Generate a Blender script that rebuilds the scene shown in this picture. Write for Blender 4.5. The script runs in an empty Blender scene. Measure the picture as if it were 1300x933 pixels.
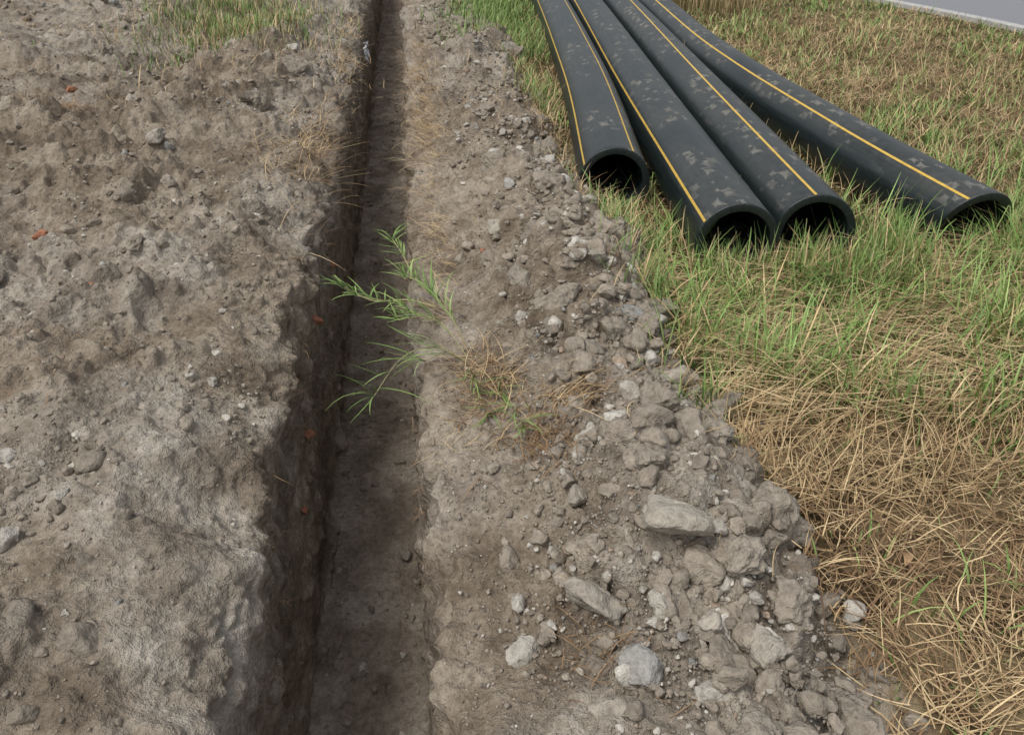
import bpy, bmesh, math, time, numpy as np
rng = np.random.default_rng(11)
scene = bpy.context.scene
T0 = time.time()
def tick(s): print("T", s, round(time.time()-T0, 1))

# ------------------------------------------------------------------ noise
def h2(ix, iy, seed):
    n = (ix.astype(np.int64)*374761393 + iy.astype(np.int64)*668265263 + seed*974711) & 0xFFFFFFFF
    n = ((n ^ (n >> 13))*1274126177) & 0xFFFFFFFF
    n = ((n ^ (n >> 15))*1103515245) & 0xFFFFFFFF
    return ((n ^ (n >> 16)) & 0xFFFFFF)/float(0xFFFFFF)
def vn(x, y, seed):
    x = np.asarray(x, float); y = np.asarray(y, float)
    ix = np.floor(x); iy = np.floor(y); fx = x-ix; fy = y-iy
    fx = fx*fx*fx*(fx*(fx*6-15)+10); fy = fy*fy*fy*(fy*(fy*6-15)+10)
    a = h2(ix, iy, seed); b = h2(ix+1, iy, seed); c = h2(ix, iy+1, seed); d = h2(ix+1, iy+1, seed)
    return ((a*(1-fx)+b*fx)*(1-fy)+(c*(1-fx)+d*fx)*fy)*2-1
def fbm(x, y, scale, octv, seed, gain=.5):
    x = np.asarray(x, float)/scale; y = np.asarray(y, float)/scale
    t = 0; a = 1; s = 0
    for o in range(octv):
        ca, sa = math.cos(.7*o+.3), math.sin(.7*o+.3)
        t = t+a*vn((x*ca-y*sa)*2.03**o+17*o, (x*sa+y*ca)*2.03**o-9*o, seed+o); s += a; a *= gain
    return t/s
def clods(x, y, scale, seed, dens=.7):
    """field of angular, tilted lumps"""
    X = x/scale; Y = y/scale
    wx = vn(X*2.1, Y*2.1, seed+50)*.3; wy = vn(X*2.1+31, Y*2.1, seed+51)*.3
    X = X+wx; Y = Y+wy
    ix = np.floor(X); iy = np.floor(Y); out = np.zeros_like(X)
    for i in (-1, 0, 1):
        for j in (-1, 0, 1):
            cx = ix+i; cy = iy+j; h = h2(cx, cy, seed+1)
            r = (.22+.45*h2(cx, cy, seed+3))*(h < dens)+1e-4
            dx = X-cx-((h*97.31) % 1); dy = Y-cy-((h*371.7) % 1)
            q1 = ((h*53.9) % 1)-.5; q2 = ((h*191.3) % 1)-.5
            u = np.abs(dx+q1*dy); v = np.abs(dy-q1*dx)*(1.15+q2)
            d2 = (np.maximum(u, v)*.75+.35*(u+v))**2
            tilt = 1+(dx*q1+dy*q2)/np.maximum(r, .05)
            out = np.maximum(out, np.maximum(0, 1-d2/(r*r))**.6*r*tilt)
    return out*scale
def masked(fn, mask, x, y, *a, **k):
    out = np.zeros(x.shape); m = mask > .02; out[m] = fn(x[m], y[m], *a, **k); return out
def sst(a, b, x):
    t = np.clip((x-a)/(b-a), 0, 1); return t*t*(3-2*t)
def ramp3(f, stops):
    p = [q[0] for q in stops]; return np.stack([np.interp(f, p, [q[1][i] for q in stops]) for i in range(3)], -1)

# ------------------------------------------------------------------ mesh helper
def make_mesh(name, V, F, col=None, smooth=True, mat=None, uv=None):
    me = bpy.data.meshes.new(name)
    V = np.ascontiguousarray(V, np.float32); F = np.ascontiguousarray(F, np.int32)
    k = F.shape[1]
    me.vertices.add(len(V)); me.vertices.foreach_set("co", V.ravel())
    me.loops.add(F.size); me.loops.foreach_set("vertex_index", F.ravel())
    me.polygons.add(len(F)); me.polygons.foreach_set("loop_start", np.arange(0, F.size, k, dtype=np.int32))
    try: me.polygons.foreach_set("loop_total", np.full(len(F), k, np.int32))
    except Exception: pass
    me.update(calc_edges=True)
    me.polygons.foreach_set("use_smooth", np.full(len(F), smooth))
    if col is not None:
        a = me.color_attributes.new("Col", 'FLOAT_COLOR', 'POINT')
        c = np.ones((len(V), 4), np.float32); c[:, :col.shape[1]] = col
        a.data.foreach_set("color", c.ravel())
    if uv is not None:
        l = me.uv_layers.new(name="UVMap"); l.data.foreach_set("uv", np.ascontiguousarray(uv, np.float32).ravel())
    ob = bpy.data.objects.new(name, me); scene.collection.objects.link(ob)
    if mat: me.materials.append(mat)
    return ob

# ------------------------------------------------------------------ node helper
def newmat(name):
    m = bpy.data.materials.new(name); m.use_nodes = True
    nt = m.node_tree; nt.nodes.clear()
    return m, nt
def N(nt, t, **kw):
    n = nt.nodes.new(t)
    for k, v in kw.items(): setattr(n, k, v)
    return n
def ramp(nt, fac, stops):
    r = nt.nodes.new('ShaderNodeValToRGB'); e = r.color_ramp.elements
    while len(e) < len(stops): e.new(.5)
    for el, (p, c) in zip(e, stops):
        el.position = p; el.color = (*c, 1) if len(c) == 3 else c
    nt.links.new(fac, r.inputs[0]); return r.outputs[0]
def mix(nt, f, a, b, mode='MIX'):
    m = nt.nodes.new('ShaderNodeMix'); m.data_type = 'RGBA'; m.blend_type = mode
    for s, v in ((m.inputs[0], f), (m.inputs[6], a), (m.inputs[7], b)):
        if isinstance(v, bpy.types.NodeSocket): nt.links.new(v, s)
        else: s.default_value = v if not isinstance(v, tuple) else (*v, 1)
    return m.outputs[2]
def mth(nt, op, a, b=None):
    m = nt.nodes.new('ShaderNodeMath'); m.operation = op
    for s, v in zip(m.inputs, (a, b)):
        if v is None: continue
        if isinstance(v, bpy.types.NodeSocket): nt.links.new(v, s)
        else: s.default_value = v
    return m.outputs[0]
def noise(nt, vec, scale, det=6, rough=.6, dist=0):
    n = N(nt, 'ShaderNodeTexNoise'); n.inputs['Scale'].default_value = scale
    n.inputs['Detail'].default_value = det; n.inputs['Roughness'].default_value = rough; n.inputs['Distortion'].default_value = dist
    nt.links.new(vec, n.inputs['Vector']); return n.outputs[0]

# ------------------------------------------------------------------ materials
def earth_material(name, scale, det, dist, lo, hi):
    """vertex colour (procedurally computed) x fine noise, same noise for bump"""
    m, nt = newmat(name)
    geo = N(nt, 'ShaderNodeNewGeometry'); P = geo.outputs['Position']
    at = N(nt, 'ShaderNodeVertexColor', layer_name="Col")
    n2 = noise(nt, P, scale, det, .72)
    c = mix(nt, 1.0, at.outputs[0], ramp(nt, n2, [(.28, (lo, lo*.98, lo*.95)), (.5, (1, 1, 1)), (.72, (hi, hi, hi*.99))]), 'MULTIPLY')
    b = N(nt, 'ShaderNodeBsdfPrincipled'); nt.links.new(c, b.inputs['Base Color'])
    b.inputs['Roughness'].default_value = .95; b.inputs['Specular IOR Level'].default_value = .08
    bp = N(nt, 'ShaderNodeBump'); bp.inputs['Strength'].default_value = .9; bp.inputs['Distance'].default_value = dist
    nt.links.new(n2, bp.inputs['Height']); nt.links.new(bp.outputs[0], b.inputs['Normal'])
    o = N(nt, 'ShaderNodeOutputMaterial'); nt.links.new(b.outputs[0], o.inputs[0]); return m
def blade_material(name, rough=.55, spec=.3):
    m, nt = newmat(name)
    at = N(nt, 'ShaderNodeVertexColor', layer_name="Col")
    b = N(nt, 'ShaderNodeBsdfPrincipled'); nt.links.new(at.outputs[0], b.inputs['Base Color'])
    b.inputs['Roughness'].default_value = rough; b.inputs['Specular IOR Level'].default_value = spec
    o = N(nt, 'ShaderNodeOutputMaterial'); nt.links.new(b.outputs[0], o.inputs[0])
    return m
def pipe_material():
    m, nt = newmat("black_polyethylene")
    uv = N(nt, 'ShaderNodeUVMap', uv_map="UVMap"); geo = N(nt, 'ShaderNodeNewGeometry'); P = geo.outputs['Position']
    mp = N(nt, 'ShaderNodeMapping'); mp.inputs['Scale'].default_value = (1.2, 30, 1); nt.links.new(uv.outputs[0], mp.inputs[0])
    streak = noise(nt, mp.outputs[0], 2.2, 5, .7)
    d1 = noise(nt, P, 2.1, 2, .5); d2 = noise(nt, P, 24, 6, .7)
    c = mix(nt, ramp(nt, streak, [(.35, (0, 0, 0)), (.8, (1, 1, 1))]), (.007, .0115, .0115), (.026, .036, .035))
    sn = N(nt, 'ShaderNodeSeparateXYZ'); nt.links.new(geo.outputs['Normal'], sn.inputs[0])
    up = ramp(nt, sn.outputs[2], [(.40, (0, 0, 0)), (.8, (1, 1, 1))])
    vo = N(nt, 'ShaderNodeTexVoronoi'); vo.distance = 'MINKOWSKI'; vo.inputs['Exponent'].default_value = .62; vo.inputs['Scale'].default_value = 10
    mp3 = N(nt, 'ShaderNodeMapping'); mp3.inputs['Scale'].default_value = (1.5, .8, 1); mp3.inputs['Rotation'].default_value = (0, 0, .75); nt.links.new(P, mp3.inputs[0]); nt.links.new(mp3.outputs[0], vo.inputs['Vector'])
    leaf = ramp(nt, mth(nt, 'MULTIPLY', mth(nt, 'ADD', vo.outputs['Distance'], mth(nt, 'MULTIPLY', d2, .6)), .5), [(.54, (1, 1, 1)), (.61, (0, 0, 0))])
    patch = mth(nt, 'MULTIPLY', ramp(nt, d1, [(.41, (0, 0, 0)), (.5, (1, 1, 1))]), mth(nt, 'MULTIPLY', leaf, ramp(nt, d2, [(.34, (.15, .15, .15)), (.55, (1, 1, 1))])))
    film = ramp(nt, mth(nt, 'MULTIPLY', mth(nt, 'ADD', d2, d1), .5), [(.38, (.02, .02, .02)), (.62, (.17, .17, .17))])
    dust = mth(nt, 'MULTIPLY', mth(nt, 'ADD', mth(nt, 'MULTIPLY', patch, .42), film), up)
    c = mix(nt, dust, c, (.29, .275, .235))
    b = N(nt, 'ShaderNodeBsdfPrincipled'); nt.links.new(c, b.inputs['Base Color'])
    nt.links.new(ramp(nt, mth(nt, 'ADD', mth(nt, 'MULTIPLY', streak, .5), dust), [(.1, (.26, .26, .26)), (.6, (.6, .6, .6))]), b.inputs['Roughness'])
    b.inputs['Specular IOR Level'].default_value = .5
    bp = N(nt, 'ShaderNodeBump'); bp.inputs['Strength'].default_value = .12; bp.inputs['Distance'].default_value = .004
    nt.links.new(streak, bp.inputs['Height']); nt.links.new(bp.outputs[0], b.inputs['Normal'])
    o = N(nt, 'ShaderNodeOutputMaterial'); nt.links.new(b.outputs[0], o.inputs[0]); return m
def simple_noise_mat(name, c1, c2, scale, rough, bump=.3):
    m, nt = newmat(name); geo = N(nt, 'ShaderNodeNewGeometry')
    n = noise(nt, geo.outputs['Position'], scale, 4, .7)
    b = N(nt, 'ShaderNodeBsdfPrincipled'); nt.links.new(ramp(nt, n, [(.3, c1), (.7, c2)]), b.inputs['Base Color'])
    b.inputs['Roughness'].default_value = rough
    bp = N(nt, 'ShaderNodeBump'); bp.inputs['Strength'].default_value = bump; bp.inputs['Distance'].default_value = .005
    nt.links.new(n, bp.inputs['Height']); nt.links.new(bp.outputs[0], b.inputs['Normal'])
    o = N(nt, 'ShaderNodeOutputMaterial'); nt.links.new(b.outputs[0], o.inputs[0]); return m
SOIL = earth_material("soil", 48, 3, .022, .68, 1.24); STONE = earth_material("stone_and_clod", 45, 3, .014, .66, 1.28)
GRASS = blade_material("grass_blade", .5, .35); STRAW = blade_material("dry_straw", .7)
PIPE = pipe_material()
YEL = simple_noise_mat("yellow_stripe", (.55, .34, .05), (.74, .50, .10), 30, .5, .05)
ASPH = simple_noise_mat("asphalt", (.19, .195, .205), (.27, .275, .285), 60, .85)
CONC = simple_noise_mat("kerb_concrete", (.36, .35, .33), (.55, .54, .51), 30, .85)

# ------------------------------------------------------------------ terrain
prof = np.array([(-150, 0), (-40, 0), (-8, .28), (-4, .32), (-2.5, .29), (-1.2, .24), (-.7, .19), (-.45, .125), (-.32, .06), (-.262, .01), (-.238, -.06),
    (-.222, -.5), (-.212, -.93), (-.19, -.95), (.19, -.95), (.21, -.93), (.222, -.5), (.236, -.08), (.262, -.01), (.38, .035), (.6, .12),
    (.82, .235), (1.0, .24), (1.15, .14), (1.25, .02), (1.36, 0), (2, 0), (7, 0), (40, 0), (150, 0)])
seg = np.hypot(*np.diff(prof, axis=0).T); S = np.r_[0, np.cumsum(seg)]
s = S[0]; ss = [s]
while s < S[-1]:
    x = np.interp(s, S, prof[:, 0])
    if x < -2.6: d = max(.011, min(.012+(-2.6-x)*.02, 6, (-2.55-x)*.03+.012))
    elif x < 1.4: d = .0078
    else: d = min(.010+(x-1.4)*.025, 6)
    s += d; ss.append(min(s, S[-1]))
ss = np.array(ss)
px = np.interp(ss, S, prof[:, 0]); pz = np.interp(ss, S, prof[:, 1])
k = np.array([1, 3, 5, 3, 1.])/13
den = (px > -2.4) & (px < 1.3)
sx = np.convolve(px, k, 'same'); sz = np.convolve(pz, k, 'same')
px = np.where(den, sx, px); pz = np.where(den, sz, pz)
ys = [-25.]
while ys[-1] < 150:
    y = ys[-1]
    if y < .7: d = max(.011, (.7-y)*.12)
    elif y < 3.5: d = .0078
    else: d = .008+(y-3.5)*.005 if y < 14 else .06+(y-14)*.05
    ys.append(y+d)
ys = np.array(ys)
Y, PX = np.meshgrid(ys, px, indexing='ij'); _, PZ = np.meshgrid(ys, pz, indexing='ij')
_, SS = np.meshgrid(ys, ss, indexing='ij')
tx = np.gradient(px, ss); tz = np.gradient(pz, ss); l = np.hypot(tx, tz); nx = -tz/l; nz = tx/l
s_lipL = ss[np.argmin(abs(px+.255)+abs(pz+.01))]; s_lipR = ss[np.argmin(abs(px-.25)+abs(pz+.03))]
wall = ((abs(PX) < .26) & (PZ < -.03) & (PZ > -.9)).astype(float)
k9 = np.ones(9)/9
WALL = np.tile(np.convolve(wall[0], k9, 'same'), (len(ys), 1))
FLOOR = np.tile(np.convolve(((abs(px) < .21) & (pz < -.9)).astype(float), k9, 'same'), (len(ys), 1))
wL = np.exp(-((ss-s_lipL)/.30)**2); wR = np.exp(-((ss-s_lipR)/.30)**2)
offL = fbm(ys, ys*0, .7, 5, 5, .65)*.07; offR = fbm(ys, ys*0+7, .6, 5, 9, .65)*.05
X = PX+offL[:, None]*wL[None]+offR[:, None]*wR[None]
edgeN = fbm(ys, ys*0+3, .7, 4, 21)*.14
gedge = (1.27-.42*sst(7.5, 10, ys)+edgeN)[:, None]
grassm = np.where(PX > 0, sst(-.06, .06, PX-gedge), 0)
leftfar = sst(-9, -13, PX)
soilw = 1-np.maximum(grassm, leftfar)
outside = 1-np.maximum(WALL, FLOOR)
near = (np.abs(PX) < 9) & (Y > -4) & (Y < 22)
smoothL = .8*np.exp(-((PX+.46)/.22)**2)*sst(3.4, 1.8, Y+fbm(SS, Y, .6, 3, 77)*.8)
smoothR = np.exp(-((PX-.37)/.14)**2)*(.4+.45*sst(4, 2, Y))
smooth = np.clip(smoothL+smoothR, 0, 1)*outside
soil_o = soilw*outside
rug = soil_o*(1-.75*smooth)*near
disp = soil_o*fbm(SS, Y, 1.1, 3, 31)*.15*sst(.25, 1.0, abs(PX))
disp += soil_o*fbm(SS, Y, .34, 4, 41, .48)*.09*(1-.25*smooth)
pm = .4+.6*sst(-.25, .3, fbm(SS, Y, .5, 3, 61))
big_c = masked(clods, rug, SS, Y, .2, 101, .5)*np.where(PX > 0, .75, .55)
disp += rug*pm*(big_c+masked(clods, rug, SS, Y, .09, 111, .6)*.7)
disp += (rug*.9+.3*smooth*near)*masked(clods, soil_o*near, SS, Y, .044, 121, .6)*.75
disp += WALL*near*(masked(fbm, WALL, SS*.7, Y*1.2, .35, 3, 71)*.024+masked(fbm, WALL, SS*.45, Y, .09, 4, 73, .6)*.026+masked(clods, WALL, SS, Y, .08, 131, .35)*.35)
disp += FLOOR*near*(masked(fbm, FLOOR, SS, Y, .4, 4, 81)*.035+masked(clods, FLOOR, SS, Y, .05, 141, .3)*.55+masked(clods, FLOOR, SS, Y, .1, 143, .12)*.45)
gh = (fbm(SS, Y, .8, 4, 91)*.03+fbm(SS, Y, .12, 3, 93)*.012)
disp += grassm*outside*gh*sst(6.0, 5.2, PX)+leftfar*gh
lipb = (np.exp(-((SS-s_lipL)/.045)**2)+np.exp(-((SS-s_lipR)/.045)**2))*near
disp += lipb*(masked(fbm, lipb, SS, Y, .12, 3, 201, .5)*.04+masked(clods, lipb, SS, Y, .08, 205, .5)*.35)
X = X+disp*nx[None]; Z = PZ+disp*nz[None]
Z = Z-.13*sst(6.5, 10, Y)*np.exp(-((PX-.95)/.3)**2)
Yv = Y+WALL*masked(fbm, WALL, SS, Y, .1, 3, 207)*.01
Z = Z+.10*np.exp(-((PX+2.6)/1.2)**2-((Y-6.5)/1.4)**2)+.12*np.exp(-((PX+.95)/.35)**2-((Y-7.2)/1.3)**2)
gleft = np.exp(-((PX+1.35)/.5)**2-((Y-8.4)/1.0)**2)
M, NN = X.shape
V = np.stack([X, Yv, Z], -1).reshape(-1, 3)
# soil colour (albedo) from noise: dry grey / warm brown / damp subsoil / thatch
n2 = .5+.5*np.clip(fbm(SS, Y, .16, 6, 601, .72)*1.9, -1, 1); nf = .5+.5*np.clip(fbm(SS, Y, .9, 3, 611)*1.8, -1, 1)
dry = ramp3(n2, [(.1, (.20, .166, .128)), (.5, (.308, .266, .213)), (.9, (.425, .38, .317))])
warm = ramp3(n2, [(.1, (.158, .124, .090)), (.5, (.258, .211, .158)), (.9, (.36, .307, .238))])
f1 = sst(.4, .68, nf)[..., None]; Ccol = dry*(1-f1)+warm*f1
spk = h2(np.round(SS/.012), np.round(Y/.012), 5)[..., None]
Ccol = Ccol*(.93+.14*spk)
dmp = ramp3(n2, [(.1, (.19, .155, .118)), (.5, (.285, .238, .187)), (.9, (.39, .34, .277))])
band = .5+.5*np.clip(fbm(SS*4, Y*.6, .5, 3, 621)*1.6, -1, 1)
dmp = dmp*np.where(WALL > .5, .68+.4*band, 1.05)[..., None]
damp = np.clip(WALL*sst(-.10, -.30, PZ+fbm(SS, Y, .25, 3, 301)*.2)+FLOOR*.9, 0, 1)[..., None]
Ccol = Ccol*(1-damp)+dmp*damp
th = ramp3(n2, [(.1, (.07, .048, .026)), (.5, (.15, .108, .057)), (.9, (.28, .215, .12))])
gm = np.clip(grassm+leftfar*.9+.5*gleft, 0, 1)[..., None]; C = (Ccol*(1-gm)+th*gm).reshape(-1, 3)
idx = np.arange(M*NN).reshape(M, NN)
def faces(c0, c1):
    a = idx[:-1, c0:c1]; b = idx[:-1, c0+1:c1+1]; c = idx[1:, c0+1:c1+1]; d = idx[1:, c0:c1]
    return np.stack([a, b, c, d], -1).reshape(-1, 4)
def sub(name, cols):
    F = np.concatenate([faces(a, b) for a, b in cols]); u, inv = np.unique(F, return_inverse=True)
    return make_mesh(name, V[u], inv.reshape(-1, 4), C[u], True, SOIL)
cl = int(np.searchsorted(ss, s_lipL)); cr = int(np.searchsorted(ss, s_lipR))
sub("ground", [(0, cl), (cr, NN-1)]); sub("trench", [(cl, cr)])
tick("terrain %d x %d" % (M, NN))

colx = px.copy()
def gz(x, y):
    x = np.asarray(x, float); y = np.asarray(y, float)
    iy = np.clip(np.searchsorted(ys, y), 1, M-1)
    L = np.clip(np.searchsorted(colx[:cl], np.minimum(x, -.2)), 0, cl-1)
    R = np.clip(cr+np.searchsorted(colx[cr:], np.maximum(x, .2)), cr, NN-1)
    return Z[iy, np.where(x < 0, L, R)]
fc0 = int(np.argmax((px > -.19) & (pz < -.9))); fc1 = int(len(px)-1-np.argmax(((px < .19) & (pz < -.9))[::-1]))
def fz(x, y):
    iy = np.clip(np.searchsorted(ys, y), 1, M-1)
    return Z[iy, np.clip(fc0+np.searchsorted(px[fc0:fc1], x), fc0, fc1)]

# ------------------------------------------------------------------ stones
def proto(sub_, seed, cuts, rough=.2, crumb=0):
    bm = bmesh.new(); bmesh.ops.create_icosphere(bm, subdivisions=sub_, radius=1)
    v = np.array([w.co[:] for w in bm.verts]); f = np.array([[q.index for q in p.verts] for p in bm.faces]); bm.free()
    r = np.random.default_rng(seed)
    for _ in range(int(cuts)):
        n = r.normal(size=3); n /= np.linalg.norm(n); d = r.uniform(.45, .78)
        v = v-np.maximum(0, v@n-d)[:, None]*n
    dirn = v/np.linalg.norm(v, axis=1)[:, None]
    if sub_ > 1:
        a = fbm(v[:, 0]+v[:, 2]*.6+seed, v[:, 1]-v[:, 2]*.8, .7, 3, seed, .55)+fbm(v[:, 2]+seed, v[:, 0]*.7+v[:, 1], .45, 3 if sub_ < 4 else 5, seed+9, .65)
        v = v+dirn*(rough*a*.6)[:, None]
    if crumb:
        c_ = (fbm(v[:, 0]*1.2+v[:, 2]*.9, v[:, 1]-v[:, 2]*.7, .3, 5, seed+20, .68)+fbm(v[:, 2]*1.1-v[:, 1]*.6, v[:, 0]+v[:, 1]*.5, .22, 5, seed+30, .68))
        v = v+dirn*(crumb*(c_-.5*np.abs(c_)))[:, None]
    return v/np.linalg.norm(v, axis=1).mean()*.95, f
def place(name, groups, mat=STONE):
    Vs = []; Fs = []; Cs = []; off = 0
    for (v, f), pos, sc, col in groups:
        n = len(pos)
        if n == 0: continue
        q = rng.normal(size=(n, 4)); q /= np.linalg.norm(q, axis=1)[:, None]
        w, x, y, z = q.T
        R = np.stack([1-2*(y*y+z*z), 2*(x*y-z*w), 2*(x*z+y*w), 2*(x*y+z*w), 1-2*(x*x+z*z), 2*(y*z-x*w), 2*(x*z-y*w), 2*(y*z+x*w), 1-2*(x*x+y*y)], -1).reshape(n, 3, 3)
        an = rng.uniform(.65, 1.2, (n, 1, 3))
        vv = np.einsum('nij,nvj->nvi', R, v[None]*an)*sc[:, None, None]
        vv[:, :, 2] *= .8
        vv += pos[:, None]
        Vs.append(vv.reshape(-1, 3)); Fs.append((f[None]+(np.arange(n)*len(v))[:, None, None]).reshape(-1, 3)+off)
        Cs.append(np.repeat(col, len(v), 0)); off += n*len(v)
    return make_mesh(name, np.concatenate(Vs), np.concatenate(Fs), np.concatenate(Cs), True, mat)
def stone_cols(n, pale=.15):
    base = np.array([.298, .257, .205]); c = base*rng.uniform(.8, 1.18, (n, 1))
    g = rng.random(n); k_ = g < pale
    c[k_] = np.array([.52, .485, .42])*rng.uniform(.72, 1.15, (k_.sum(), 1))
    m = (g > .97); c[m] = np.array([.29, .28, .255])*rng.uniform(.8, 1.2, (m.sum(), 1))
    m = (g > .955) & (g < .97); c[m] = np.array([.38, .295, .22])*rng.uniform(.8, 1.1, (m.sum(), 1))
    return c
P1 = [proto(1, 50+i, 2) for i in range(6)]
P2 = [proto(2, 100+i, 7+i % 4, .15) for i in range(8)]; P3 = [proto(3, 200+i, 8+i % 5, .30, .05) for i in range(16)]
P4 = [proto(4, 300+i, 9+i % 4, .30, .05) for i in range(12)]; PC = [proto(5, 400+i, 8+i % 4, .38, .10) for i in range(8)]
groups = []
def scatter(n, xf, yf, smin, smax, pw, protos, pale=.15, sink=.25, floor=False, keep=None):
    x = xf(n); y = yf(n)
    if keep is not None:
        k_ = keep(x, y); x = x[k_]; y = y[k_]
    n = len(x)
    sc = smin*(smax/smin)**(rng.random(n)**pw)
    z = (fz(x, y) if floor else gz(x, y))+sc*(.5-sink*rng.uniform(.6, 2.4, n))
    pos = np.stack([x, y, z], -1); col = stone_cols(n, pale); w = rng.integers(0, len(protos), n)
    for i, p in enumerate(protos): groups.append((p, pos[w == i], sc[w == i], col[w == i]))
ydist = lambda a, b, p=1.6: (lambda n: a+(b-a)*rng.random(n)**p)
ridge_x = lambda n: np.clip(rng.normal(.90, .19, n), .45, 1.3)
rk = lambda x, y: rng.random(len(x)) < .3+.7*sst(-.2, .2, fbm(x, y, .35, 2, 511))
scatter(2200, ridge_x, ydist(.5, 9), .013, .036, 1.9, P3, .17, keep=rk)
scatter(7000, ridge_x, ydist(.5, 9), .0045, .013, 1.2, P2, .18, keep=rk)
scatter(14000, ridge_x, ydist(.5, 7), .002, .006, 1.2, P1, .10)
scatter(210, lambda n: np.clip(rng.normal(.92, .17, n), .55, 1.25), ydist(.4, 4.5), .028, .052, 1.6, P3, .12, sink=.4)
scatter(2000, lambda n: rng.uniform(.3, .8, n), ydist(.5, 8), .003, .009, 1.3, P2, .15)
scatter(6000, lambda n: rng.uniform(.29, .8, n), ydist(.5, 6), .0015, .005, 1.3, P1, .12)
keepL = lambda x, y: rng.random(len(x)) < (.3+.7*sst(-.1, .25, fbm(x, y, .5, 3, 61)))*(1-.55*np.exp(-((x+.4)/.22)**2)*sst(3.5, 2.5, y))
scatter(12000, lambda n: -.3-4.5*rng.random(n)**1.3, ydist(.4, 9), .004, .013, 1.4, P2, .14, keep=keepL)
scatter(36000, lambda n: -.28-3.4*rng.random(n)**1.2, ydist(.4, 7, 1.4), .002, .0065, 1.2, P1, .08, keep=keepL)
scatter(2800, lambda n: -.35-4.3*rng.random(n)**1.2, ydist(.4, 9), .012, .034, 2.0, P3, .11, keep=keepL)
scatter(260, lambda n: -.5-4.3*rng.random(n), ydist(1.2, 10), .03, .065, 1.7, P3, .04, sink=.4)
scatter(1200, lambda n: rng.uniform(-.19, .19, n), ydist(.8, 12), .004, .014, 2.2, P2, .08, floor=True)
scatter(60, lambda n: rng.uniform(-.18, .18, n), ydist(1.5, 12), .015, .03, 1.5, P3, .05, floor=True)
scatter(1400, lambda n: np.where(rng.random(n) < .5, rng.uniform(.4, 1.1, n), rng.uniform(-6, -.35, n)), lambda n: rng.uniform(8, 16, n), .02, .06, 1.5, P2, .06)
big = [(1.17, 1.50, .145, 0), (.84, 1.40, .085, .4), (1.10, 2.13, .062, .3), (.63, 1.28, .055, .3), (.86, 1.62, .055, .1), (.455, 1.22, .036, .9),
       (1.17, 2.62, .075, 0), (1.35, 1.99, .03, .1), (.645, 3.42, .055, .5), (1.0, 1.30, .06, .1), (.98, 1.08, .05, .4), (1.10, 1.22, .07, 0),
       (.72, 1.10, .045, .2), (.60, 1.0, .04, .3), (.86, 1.15, .04, .4), (.78, 1.22, .032, .8), (.95, 1.85, .07, 0), (1.10, 1.78, .06, .1),
       (.74, 1.86, .03, .8), (.93, 2.35, .07, 0), (.78, 2.6, .08, 0), (.95, 2.75, .05, .3), (.66, 2.85, .06, .1), (1.02, 3.1, .09, 0), (1.05, 2.4, .07, 0),
       (.80, 3.2, .08, 0), (.9, 3.7, .08, 0), (.7, 4.1, .07, .1), (1.0, 4.4, .09, 0), (.75, 5.2, .08, .1), (.95, 5.9, .08, 0), (.7, 6.6, .08, .1),
       (1.13, .95, .07, 0), (.88, .86, .07, .1), (.6, .80, .05, .4), (1.05, 7.9, .13, 0), (.8, 8.6, .1, 0), (.66, 1.62, .035, .2), (.9, 1.98, .04, .5),
       (-1.0, 1.33, .025, .6), (-1.22, 2.25, .033, .7), (-1.25, 2.05, .026, .9), (-1.6, 2.5, .045, .2), (-1.0, 4.1, .05, .1), (-1.15, 4.6, .05, .3),
       (-1.5, 5.4, .05, .5), (-.8, 5.6, .09, 0), (-.62, 6.4, .10, 0), (-1.1, 6.9, .11, 0), (-2.1, 6.8, .11, 0), (-1.6, 7.2, .10, 0),
       (-2.9, 5.9, .09, 0), (-2.5, 4.6, .07, 0), (-1.9, 3.6, .06, 0), (-1.45, 3.1, .06, 0), (-.9, 3.2, .04, 0), (-.75, 2.5, .045, 0), (-1.1, 1.7, .045, 0)]
for i, (x, y, r, p) in enumerate(big):
    c = np.array([.30, .26, .208])*(1-p)+np.array([.48, .445, .38])*p
    pr = PC[i % 8] if p < .15 else P4[i % 12]
    groups.append((pr, np.array([[x, y, float(gz(x, y))+r*(.1 if p < .15 else .2)]]), np.array([r]), c[None]*rng.uniform(.9, 1.1)))
place("soil_clods_and_stones", groups)
bg = []
for x, y, z, r in [(-1.42, 3.55, None, .034), (-.225, 3.2, -.14, .034), (-.225, 2.6, -.32, .03), (-.22, 2.3, -.45, .02), (-2.05, 5.9, None, .045), (-1.6, 6.8, None, .03),
                   (-.68, 1.0, None, .015), (.95, 2.45, None, .02), (-.22, 4.1, -.3, .025), (-.9, 1.7, None, .012), (.55, 3.3, None, .015), (-1.25, 4.3, None, .022), (-1.0, 2.9, None, .018)]:
    zz = float(gz(x, y))+.3*r if z is None else z
    bg.append((P3[len(bg) % 8], np.array([[x, y, zz]]), np.array([r]), np.array([[.42, .195, .12]])*rng.uniform(.7, 1.1)))
place("brick_fragments", bg)
tick("stones")

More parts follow.
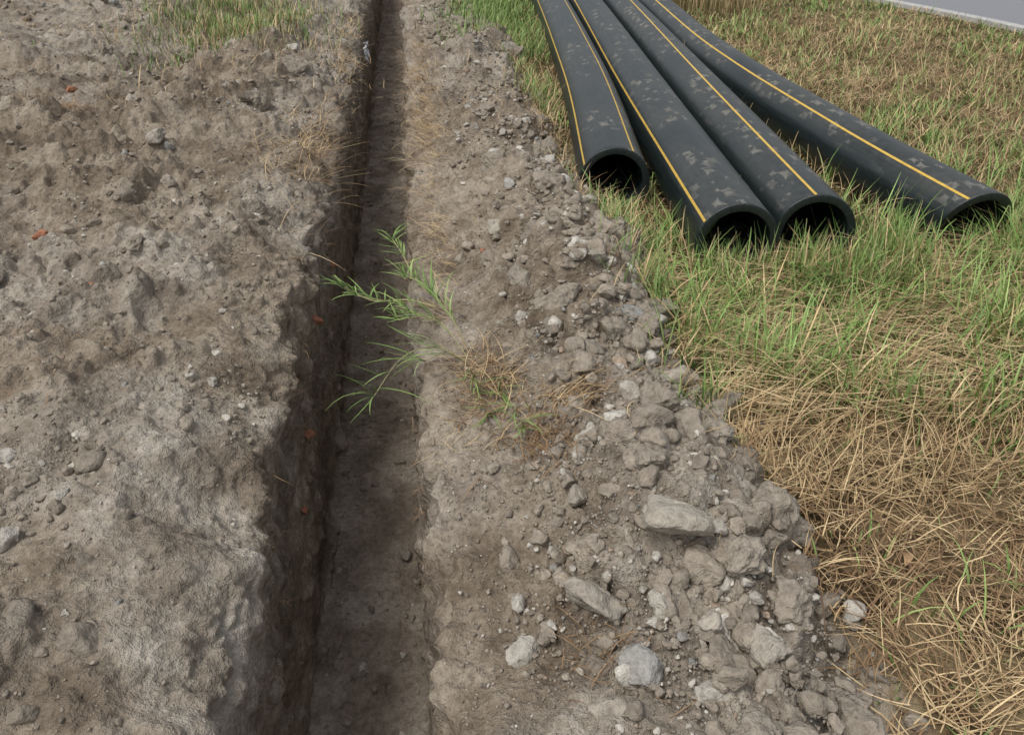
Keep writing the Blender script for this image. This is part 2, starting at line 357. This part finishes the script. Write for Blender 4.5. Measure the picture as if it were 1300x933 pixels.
# ------------------------------------------------------------------ pipes
R_O, R_I = .187, .150
pipes = [
  dict(pts=[(1.27, 3.55), (1.31, 3.93), (1.60, 6.14), (1.97, 10.0), (2.22, 14), (2.33, 16)], start=3.93, st=[150, 62], cut=0, dz=0),
  dict(pts=[(1.64, 2.7), (1.67, 3.10), (1.86, 5.03), (2.36, 10.0), (2.66, 14), (2.78, 16.3)], start=3.10, st=[146], cut=0, dz=0),
  dict(pts=[(2.03, 2.8), (2.06, 3.16), (2.25, 5.0), (2.75, 10.0), (3.06, 14), (3.18, 16.1)], start=3.16, st=[98], cut=0, dz=0),
  dict(pts=[(2.92, 2.85), (2.88, 3.22), (2.83, 4.5), (2.85, 6.8), (3.16, 10.0), (3.48, 14), (3.60, 16.4)], start=3.22, st=[122], cut=.06, dz=-.03)]
def crom(P, n=40):
    P = np.array(P, float); out = []
    for i in range(len(P)-1):
        p0 = P[max(i-1, 0)]; p1 = P[i]; p2 = P[i+1]; p3 = P[min(i+2, len(P)-1)]
        for t in np.linspace(0, 1, n, endpoint=False):
            out.append(.5*((2*p1)+(-p0+p2)*t+(2*p0-5*p1+4*p2-p3)*t*t+(-p0+3*p1-3*p2+p3)*t**3))
    out.append(P[-1]); return np.array(out)
axes = []
for pi, pd in enumerate(pipes):
    A = crom(pd['pts']); A = A[A[:, 1] >= pd['start']-1e-6]; axes.append(A)
    T = np.gradient(A, axis=0); T /= np.linalg.norm(T, axis=1)[:, None]
    side = np.stack([T[:, 1], -T[:, 0], 0*T[:, 0]], -1); up = np.array([0, 0, 1.])
    ctr = np.c_[A, np.full(len(A), R_O-.012+pd['dz'])]; T3 = np.c_[T, 0*T[:, 0]]
    U = 72; th = np.arange(U+1)/U*2*np.pi
    L = np.r_[0, np.cumsum(np.hypot(*np.diff(A, axis=0).T))]
    fall = np.exp(-L/.35); cut = pd['cut']
    def ring(i, r, inset=0):
        sh = inset-cut*fall[i]*np.sin(th)
        return ctr[i]+T3[i]*sh[:, None]+r*(np.cos(th)[:, None]*side[i]+np.sin(th)[:, None]*up)
    n = len(A)
    rings = [(ring(i, R_O), L[i]) for i in range(n-1, 0, -1)]
    rings += [(ring(0, R_O, .004), .004), (ring(0, R_O-.0015, .001), .001), (ring(0, R_O-.004, 0), 0), (ring(0, R_I+.004, 0), 0), (ring(0, R_I+.001, .001), 0), (ring(0, R_I, .004), 0)]
    rings += [(ring(i, R_I), L[i]) for i in range(1, n)]
    rings += [(ring(n-1, R_O), L[n-1])]
    Vp = np.concatenate([r[0] for r in rings]); m = len(rings); w = U+1
    F = []; UV = []
    for a in range(m-1):
        for b in range(U):
            F.append((a*w+b, a*w+b+1, (a+1)*w+b+1, (a+1)*w+b))
            la, lb = rings[a][1], rings[a+1][1]
            UV += [(la, b/U), (la, (b+1)/U), (lb, (b+1)/U), (lb, b/U)]
    root = bpy.data.objects.new("plastic_pipe", None); scene.collection.objects.link(root)
    body = make_mesh("pipe_body", Vp, np.array(F), None, True, PIPE, np.array(UV)); body.parent = root
    for a_ in pd['st']:
        for extra in (0, 180):
            aa = math.radians(a_+extra); hw = .0065/R_O; tt = np.linspace(-hw, hw, 4)+aa
            Vs = []
            for i in range(n):
                t2 = tt+math.radians(6)*math.sin(L[i]*.35+pi)*(min(L[i], 3)/3)
                ins = (.006 if i == 0 else 0)-cut*fall[i]*np.sin(t2)
                Vs.append(ctr[i]+T3[i]*(ins*np.ones(4))[:, None]+(R_O+.0012)*(np.cos(t2)[:, None]*side[i]+np.sin(t2)[:, None]*up))
            Vs = np.concatenate(Vs); Fs = [(i*4+j, i*4+j+1, (i+1)*4+j+1, (i+1)*4+j) for i in range(n-1) for j in range(3)]
            o = make_mesh("yellow_stripe", Vs, np.array(Fs), None, True, YEL); o.parent = root

def off_pipes(x, y, r=.17):
    ok = np.ones(len(x), bool)
    for A in axes:
        xa = np.interp(y, A[:, 1], A[:, 0]); ok &= ~((abs(x-xa) < r) & (y > A[0, 1]-.02) & (y < A[-1, 1]))
    return ok

# ------------------------------------------------------------------ blades
def blades(root, az, t0, t1, ln, wd, col, K=4, tipcol=None, curl=None, root_shade=.55):
    n = len(root)
    if curl is None: curl = rng.normal(0, .35, n)
    p = root.copy(); rows = []; cols = []
    for j in range(K+1):
        u = j/K
        ti = t0+(t1-t0)*u; a = az+curl*u
        w = wd*(1-.92*u**1.6)*(.75+.25*min(1, u*4))
        sd = np.stack([-np.sin(a), np.cos(a), 0*a], -1)*w[:, None]*.5
        rows.append(p-sd); rows.append(p+sd)
        cc = col*(root_shade+(1.1-root_shade)*min(1, u*1.6)) if tipcol is None else (col*(1-u)+tipcol*u)*(.8+.2*u)  # blade colour darkened towards the root: painted shade, for depth between blades
        cols += [cc, cc]
        d = np.stack([np.sin(ti)*np.cos(a), np.sin(ti)*np.sin(a), np.cos(ti)], -1)
        p = p+d*(ln/K)[:, None]
    Vb = np.stack(rows, 1).reshape(-1, 3); Cb = np.stack(cols, 1).reshape(-1, 3)
    f = np.array([[2*j, 2*j+1, 2*j+3, 2*j+2] for j in range(K)])
    F = (f[None]+(np.arange(n)*(2*K+2))[:, None, None]).reshape(-1, 4)
    return Vb, F, Cb
def joinb(name, parts, mat):
    off = 0; Vs = []; Fs = []; Cs = []
    for v, f, c in parts:
        Vs.append(v); Fs.append(f+off); Cs.append(c); off += len(v)
    return make_mesh(name, np.concatenate(Vs), np.concatenate(Fs), np.concatenate(Cs), True, mat)
U_ = rng.uniform
def gcol(n, kind):
    if kind == 'green': a = np.array([.11, .205, .04]); b = np.array([.28, .38, .12])
    elif kind == 'olive': a = np.array([.22, .24, .09]); b = np.array([.42, .37, .18])
    elif kind == 'straw': a = np.array([.39, .265, .13]); b = np.array([.72, .55, .31])
    else: a = np.array([.16, .098, .053]); b = np.array([.37, .235, .12])
    t = rng.random((n, 1)); return (a*(1-t)+b*t)*U_(.8, 1.15, (n, 1))
def edge_at(y): return 1.27-.42*sst(7.5, 10, y)+np.interp(y, ys, edgeN)
def green_w(x, y):
    yy = y+.12*(x-1.2)+fbm(x, y, .5, 3, 401)*.45
    band = sst(1.95, 2.35, yy)*sst(4.1, 3.5, yy)
    right = sst(1.95, 2.3, x+fbm(x, y, .4, 2, 405)*.35)*sst(1.1, 1.6, y)*.5
    far = sst(3.5, 4.2, yy)*(.08+.8*sst(-.02, .25, fbm(x*.7, y, 1.0, 3, 411)))
    strip = sst(2.0, 1.7, x-.08*(y-4))*sst(3, 3.6, y)*.9
    patch = .5+.5*sst(-.2, .12, fbm(x, y, .28, 2, 417))
    return np.clip(np.maximum.reduce([band, right, far, strip, .05+0*x])*patch, 0, 1)
def sample(n, y0, y1, pw, x1):
    y = y0+(y1-y0)*rng.random(n)**pw; e = edge_at(y)-.05
    xm = np.minimum(x1, 1.2+.62*y+1.6); x = e+(xm-e)*rng.random(n)
    k_ = off_pipes(x, y) & (x < 6.02+.95*sst(13, 7.5, y)); return x[k_], y[k_]
gp = []
x, y = sample(100000, .3, 13, 1.5, 7.0); g = green_w(x, y)
tx_ = np.round(x/.08+.3*np.sin(y*31))*.08; ty_ = np.round(y/.08+.3*np.sin(x*29))*.08
pull = U_(.0, .7, len(x)); x = x+(tx_-x)*pull; y = y+(ty_-y)*pull
k_ = (rng.random(len(x)) < g) & off_pipes(x, y); x = x[k_]; y = y[k_]; n = len(x)
clump = .35+1.0*sst(-.35, .4, fbm(x, y, .16, 2, 421))
hgt = (np.where((y > 1.9) & (y < 4.2), U_(.08, .31, n), U_(.04, .15, n)))*clump
col = np.where(rng.random((n, 1)) < .82, gcol(n, 'green'), gcol(n, 'straw'))*(.72+.38*clump[:, None])
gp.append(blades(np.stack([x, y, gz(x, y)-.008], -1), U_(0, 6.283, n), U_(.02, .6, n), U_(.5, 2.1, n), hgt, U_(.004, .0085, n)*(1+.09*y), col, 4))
x, y = sample(24000, .3, 14, 1.4, 7.0); k_ = rng.random(len(x)) < (.08+.8*sst(2.2, 3, y)); x = x[k_]; y = y[k_]; n = len(x)
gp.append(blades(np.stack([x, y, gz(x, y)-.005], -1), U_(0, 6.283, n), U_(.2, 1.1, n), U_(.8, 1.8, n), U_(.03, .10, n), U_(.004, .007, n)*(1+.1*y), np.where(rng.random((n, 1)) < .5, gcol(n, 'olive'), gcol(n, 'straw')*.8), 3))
n = 5500; y = 1.8+6.5*rng.random(n); x = edge_at(y)-np.abs(rng.normal(0, .11, n))+.03; k_ = (fbm(x, y, .35, 2, 451) > -.02) & off_pipes(x, y); x = x[k_]; y = y[k_]; n = len(x)
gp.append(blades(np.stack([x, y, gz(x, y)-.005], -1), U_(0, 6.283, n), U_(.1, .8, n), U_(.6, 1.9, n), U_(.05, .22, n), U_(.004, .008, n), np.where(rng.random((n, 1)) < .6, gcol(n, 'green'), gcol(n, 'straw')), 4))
n = 6500; x = U_(1.45, 3.5, n); y = 2.95+rng.normal(0, .16, n); cl_ = fbm(x, y, .2, 2, 461); k_ = off_pipes(x, y, .19) & (cl_ > -.15); x = x[k_]; y = y[k_]; cl_ = cl_[k_]; n = len(x)
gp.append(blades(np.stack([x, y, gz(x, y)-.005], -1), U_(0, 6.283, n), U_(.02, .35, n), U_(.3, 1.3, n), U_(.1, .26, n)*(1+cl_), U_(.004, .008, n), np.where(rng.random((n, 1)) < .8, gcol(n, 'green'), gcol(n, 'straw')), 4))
n = 3500; x = rng.normal(-1.35, .38, n); y = rng.normal(8.5, .8, n)
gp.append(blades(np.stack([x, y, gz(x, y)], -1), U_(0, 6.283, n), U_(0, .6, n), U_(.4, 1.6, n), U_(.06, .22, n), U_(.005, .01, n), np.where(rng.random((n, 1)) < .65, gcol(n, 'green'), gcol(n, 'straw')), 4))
n = 5000; x = rng.normal(1.35, .3, n); y = U_(7.5, 13, n); k_ = off_pipes(x, y); x = x[k_]; y = y[k_]; n = len(x)
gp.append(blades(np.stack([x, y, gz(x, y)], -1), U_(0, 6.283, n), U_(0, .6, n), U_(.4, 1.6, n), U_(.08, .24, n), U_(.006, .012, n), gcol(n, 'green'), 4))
joinb("grass", gp, GRASS)
sp = []
x, y = sample(54000, .25, 12, 1.5, 7.0); n = len(x)
near_ = sst(2.5, 1.8, y+.12*(x-1.2)+fbm(x, y, .5, 2, 431)*.3)
dryfar = sst(3.5, 4.2, y)*sst(.15, -.1, fbm(x*.7, y, 1.0, 3, 411))
k_ = rng.random(n) < (.33+.67*np.maximum(near_, dryfar)); x = x[k_]; y = y[k_]; n = len(x)
flow = fbm(x, y, .35, 2, 441)*4.5+1.2
az = np.where(rng.random(n) < .5, flow+rng.normal(0, .5, n), U_(0, 6.283, n))
dk = sst(-.2, .3, fbm(x, y, .3, 3, 447))[:, None]
col = np.where(rng.random((n, 1)) < .3+.45*dk, gcol(n, 'straw'), gcol(n, 'brown'))
lump = .05*sst(-.1, .4, fbm(x, y, .22, 3, 443))
sp.append(blades(np.stack([x, y, gz(x, y)+U_(.0, .03, n)+lump*U_(.3, 1, n)], -1), az, U_(1.05, 1.7, n), U_(1.35, 1.9, n), U_(.04, .2, n), U_(.0016, .0042, n)*(1+.16*y), col, 4, None, rng.normal(0, .6, n), .9))
x, y = sample(11000, 1.6, 9, 1.5, 6.0); n = len(x)
sp.append(blades(np.stack([x, y, gz(x, y)], -1), U_(0, 6.283, n), U_(.1, .9, n), U_(.5, 2.0, n), U_(.08, .30, n), U_(.002, .0045, n)*(1+.08*y), gcol(n, 'straw'), 4))
n = 2400; x = U_(1.3, 3.3, n); y = U_(1.9, 3.1, n); k_ = off_pipes(x, y, .2); x = x[k_]; y = y[k_]; n = len(x)
sp.append(blades(np.stack([x, y, gz(x, y)+U_(.03, .15, n)], -1), U_(2.2, 4.1, n), U_(1.3, 1.6, n), U_(1.4, 1.85, n), U_(.12, .36, n), U_(.0028, .0055, n), gcol(n, 'straw'), 5, None, None, .9))
n = 130; x = U_(2.78, 2.98, n); y = U_(3.15, 3.6, n)
sp.append(blades(np.stack([x, y, .01+U_(0, .05, n)], -1), U_(0, 6.283, n), U_(1.0, 1.5, n), U_(1.2, 1.8, n), U_(.06, .14, n), U_(.004, .012, n), gcol(n, 'brown')*1.3, 4))
joinb("dry_straw", sp, STRAW)
n = 3500; x = rng.normal(3.95, .35, n); y = rng.normal(10.8, .5, n); k_ = off_pipes(x, y, .22); x = x[k_]; y = y[k_]; n = len(x)
joinb("tall_weeds", [blades(np.stack([x, y, gz(x, y)], -1), U_(0, 6.283, n), U_(0, .3, n), U_(.2, 1.0, n), U_(.25, .65, n), U_(.006, .012, n), np.where(rng.random((n, 1)) < .45, gcol(n, 'olive'), gcol(n, 'straw')), 4)], GRASS)
n = 26; x = U_(1.3, 3.2, n); y = U_(.9, 4.5, n); k_ = off_pipes(x, y, .22); x = x[k_]; y = y[k_]; n = len(x)
joinb("fallen_leaves", [blades(np.stack([x, y, gz(x, y)+U_(.02, .06, n)], -1), U_(0, 6.283, n), U_(1.1, 1.4, n), U_(1.5, 2.1, n), U_(.04, .075, n), U_(.02, .04, n), gcol(n, 'brown')*1.2, 6, None, None, .9)], STRAW)

# roots and dead turf on the spoil
rp = []
def tuft(cx, cy, sx_, sy_, n, kind='brown', lmin=.04, lmax=.16, up=(.9, 1.6), w=(.0014, .0034), dz=.01, az=None):
    x = rng.normal(cx, sx_, n); y = rng.normal(cy, sy_, n)
    a = U_(0, 6.283, n) if az is None else rng.normal(az, .6, n)
    rp.append(blades(np.stack([x, y, gz(x, y)+U_(0, dz, n)], -1), a, U_(up[0]*.6, up[1], n), U_(1.3, 2.2, n), U_(lmin, lmax, n), U_(*w, n)*(1+.08*cy), gcol(n, kind), 5, None, rng.normal(0, 1.0, n), .8))
tuft(.48, 2.2, .06, .12, 300, 'brown', .05, .16); tuft(.47, 2.25, .06, .15, 160, 'straw', .05, .2); tuft(.62, 1.95, .05, .10, 320, 'brown', .03, .10)
tuft(.66, 2.05, .06, .05, 90, 'straw', .06, .2, az=0); tuft(.72, 2.02, .05, .05, 60, 'brown', .06, .2, az=0)
tuft(-.42, 4.8, .10, .35, 260, 'straw', .1, .3); tuft(-.36, 5.0, .06, .6, 320, 'brown', .08, .25, az=0)
tuft(-1.95, 5.3, .14, .12, 620, 'brown', .05, .16); tuft(-2.35, 4.4, .12, .08, 400, 'brown', .04, .12)
tuft(-1.5, 2.6, .10, .1, 160, 'brown', .03, .09); tuft(-1.3, 2.3, .25, .15, 120, 'brown', .02, .08)
tuft(.40, 6.0, .06, 1.2, 800, 'straw', .06, .22, az=3.1); tuft(.42, 7.5, .08, 1.4, 700, 'brown', .06, .25, az=3.1)
tuft(-.33, 8, .06, 1.5, 500, 'straw', .06, .25); tuft(1.15, 4.6, .08, .8, 700, 'straw', .06, .2); tuft(.95, 6.5, .2, 1.2, 300, 'straw', .05, .2)
tuft(.95, 1.9, .15, .3, 40, 'straw', .05, .16); tuft(-1.2, 7, .6, .8, 600, 'straw', .05, .2); tuft(-2.5, 8, .9, .8, 600, 'straw', .05, .2)
tuft(.38, 3.4, .04, .5, 200, 'straw', .05, .15, az=3.1); tuft(.60, 1.15, .05, .08, 60, 'brown', .03, .12)
n = 500; yy_ = 1.6+9*rng.random(n)**1.1; sd_ = np.where(rng.random(n) < .6, -1, 1)
rp.append(blades(np.stack([sd_*.235, yy_, U_(-.4, .0, n)], -1), np.where(sd_ < 0, 0, 3.14)+rng.normal(0, .7, n), U_(1.0, 1.8, n), U_(2.0, 3.0, n), U_(.03, .10, n), U_(.001, .0022, n)*(1+.1*yy_), gcol(n, 'brown'), 5, None, rng.normal(0, 1, n), .8))
joinb("roots_and_dead_turf", rp, STRAW)

def tube(path, r0, r1, col, U=6):
    path = np.array(path); n = len(path); T = np.gradient(path, axis=0); T /= np.linalg.norm(T, axis=1)[:, None]
    a = np.cross(T, [0, 0, 1.]); a /= np.linalg.norm(a, axis=1)[:, None]+1e-9; b = np.cross(T, a)
    r = np.linspace(r0, r1, n); th = np.arange(U)/U*6.283
    Vt = (path[:, None]+r[:, None, None]*(np.cos(th)[None, :, None]*a[:, None]+np.sin(th)[None, :, None]*b[:, None])).reshape(-1, 3)
    F = [(i*U+j, i*U+(j+1) % U, (i+1)*U+(j+1) % U, (i+1)*U+j) for i in range(n-1) for j in range(U)]
    return Vt, np.array(F), np.tile(np.array(col), (len(Vt), 1))
def plant(name, stems, leafcol='green', spread=.75, wl=(.006, .010)):
    parts = []
    for pts, leaf_n, ll, r in stems:
        C3 = crom(pts, 8)
        parts.append(tube(C3, r, r*.5, (.36, .33, .16)))
        u = np.r_[U_(.25, 1, leaf_n), np.full(6, 1.0)]; ii = np.minimum((u*(len(C3)-1)).astype(int), len(C3)-1); n = len(u)
        T = np.gradient(C3, axis=0)[ii]; az0 = np.arctan2(T[:, 1], T[:, 0])
        parts.append(blades(C3[ii], az0+rng.normal(0, spread, n), U_(.4, 1.4, n), U_(1.0, 2.1, n), U_(ll*.6, ll*1.25, n), U_(*wl, n), gcol(n, leafcol)*1.15, 5))
    return joinb(name, parts, GRASS)
plant("weed_plant", [([(.38, 2.9, .02), (.22, 2.96, .06), (.06, 3.03, .03), (-.06, 3.06, .09)], 12, .11, .0045),
    ([(.36, 2.95, .02), (.25, 3.05, .10), (.19, 3.2, .16), (.15, 3.28, .20)], 16, .10, .0035),
    ([(.20, 2.96, .05), (.10, 2.9, .10), (.0, 2.92, .12)], 8, .10, .003),
    ([(.38, 2.9, .03), (.28, 2.98, .12), (.2, 3.0, .15)], 10, .10, .003),
    ([(.36, 2.85, .02), (.26, 2.82, .06), (.16, 2.85, .03)], 9, .10, .003)])
plant("weed_plant", [([(.42, 2.47, .05), (.30, 2.48, .12), (.18, 2.42, .12), (.08, 2.3, .05)], 9, .18, .003),
    ([(.42, 2.5, .05), (.33, 2.62, .14), (.22, 2.68, .15)], 8, .17, .0025),
    ([(.42, 2.6, .05), (.36, 2.7, .14), (.30, 2.85, .14)], 10, .17, .0025),
    ([(.42, 2.45, .05), (.34, 2.4, .14), (.26, 2.36, .14)], 7, .19, .0025),
    ([(.44, 2.4, .05), (.42, 2.25, .12), (.46, 2.1, .08)], 16, .15, .0025),
    ([(.46, 2.3, .05), (.52, 2.15, .12), (.56, 2.0, .10)], 16, .13, .0025)], spread=.55, wl=(.004, .008))
n = 260; a = U_(0, 6.283, n); x = rng.normal(1.98, .09, n); y = rng.normal(2.82, .06, n)
joinb("broadleaf_weed", [blades(np.stack([x, y, gz(x, y)+U_(.04, .16, n)], -1), a, U_(.9, 1.4, n), U_(1.3, 1.7, n), U_(.02, .035, n), U_(.016, .026, n), gcol(n, 'green')*.85, 4)], GRASS)

bm = bmesh.new(); bmesh.ops.create_grid(bm, x_segments=14, y_segments=20, size=.5)
for v in bm.verts:
    x_, y_ = v.co.x, v.co.y; w_ = .05*(1+.6*float(vn(y_*4, 0, 5))); r_ = float(vn(x_*6, y_*6, 3))
    v.co = (-.17+.02*r_+.03*float(vn(y_*5, x_*3, 8)), 8.9+x_*w_*2.2, -.12+y_*.2)
me = bpy.data.meshes.new("plastic_scrap"); bm.to_mesh(me); bm.free()
o = bpy.data.objects.new("plastic_scrap", me); scene.collection.objects.link(o); me.materials.append(simple_noise_mat("scrap_plastic", (.45, .47, .5), (.7, .7, .7), 20, .5))

# ------------------------------------------------------------------ road and kerb
ry = np.r_[np.linspace(-25, 6, 20), np.linspace(6.5, 16, 30), np.linspace(18, 150, 30)]
rx = 6.05+.95*sst(13, 7.5, ry)
Vr = np.concatenate([np.c_[rx+.13, ry, 0*ry+.012], np.c_[rx+9, ry, 0*ry+.03]]); nr = len(ry)
Fr = np.array([(i, i+nr, i+nr+1, i+1) for i in range(nr-1)]); make_mesh("road", Vr, Fr, None, False, ASPH)
sec = [(0, -.05), (0, .05), (.008, .058), (.12, .058), (.128, .05), (.128, -.05)]
Vk = np.concatenate([np.c_[rx+a, ry, 0*ry+b] for a, b in sec])
Fk = np.array([(j*nr+i, (j+1)*nr+i, (j+1)*nr+i+1, j*nr+i+1) for j in range(5) for i in range(nr-1)]); make_mesh("kerb", Vk, Fk, None, False, CONC)

# ------------------------------------------------------------------ light
w = bpy.data.worlds.new("World"); scene.world = w; w.use_nodes = True; nt = w.node_tree; nt.nodes.clear()
sky = N(nt, 'ShaderNodeTexSky', sky_type='NISHITA'); sky.sun_disc = False
EL, AZ = math.radians(62), math.radians(-125)   # azimuth measured from +Y towards +X
sky.sun_elevation = EL; sky.sun_rotation = AZ; sky.dust_density = 3; sky.air_density = 1.0
hs = N(nt, 'ShaderNodeHueSaturation'); hs.inputs['Saturation'].default_value = .35
bgn = N(nt, 'ShaderNodeBackground'); bgn.inputs[1].default_value = .15
o = N(nt, 'ShaderNodeOutputWorld')
nt.links.new(sky.outputs[0], hs.inputs['Color']); nt.links.new(hs.outputs[0], bgn.inputs[0]); nt.links.new(bgn.outputs[0], o.inputs[0])
sl = bpy.data.lights.new("sun", 'SUN'); sl.energy = 1.5; sl.angle = math.radians(18); sl.color = (1, .97, .92)
so = bpy.data.objects.new("sun", sl); scene.collection.objects.link(so)
from mathutils import Vector
d = Vector((math.sin(AZ)*math.cos(EL), math.cos(AZ)*math.cos(EL), math.sin(EL)))
so.rotation_euler = d.to_track_quat('Z', 'Y').to_euler()

# ------------------------------------------------------------------ camera
cam = bpy.data.cameras.new("camera"); co = bpy.data.objects.new("camera", cam); scene.collection.objects.link(co)
cam.lens = 28; cam.sensor_width = 36; cam.shift_y = -.034; cam.clip_end = 500; cam.clip_start = .05
co.location = (.274, 0, 1.65); co.rotation_euler = (math.radians(90-30.8), 0, math.radians(-7.1))
scene.camera = co
scene.view_settings.view_transform = 'Standard'; scene.view_settings.look = 'None'; scene.view_settings.exposure = 0
tick("end")
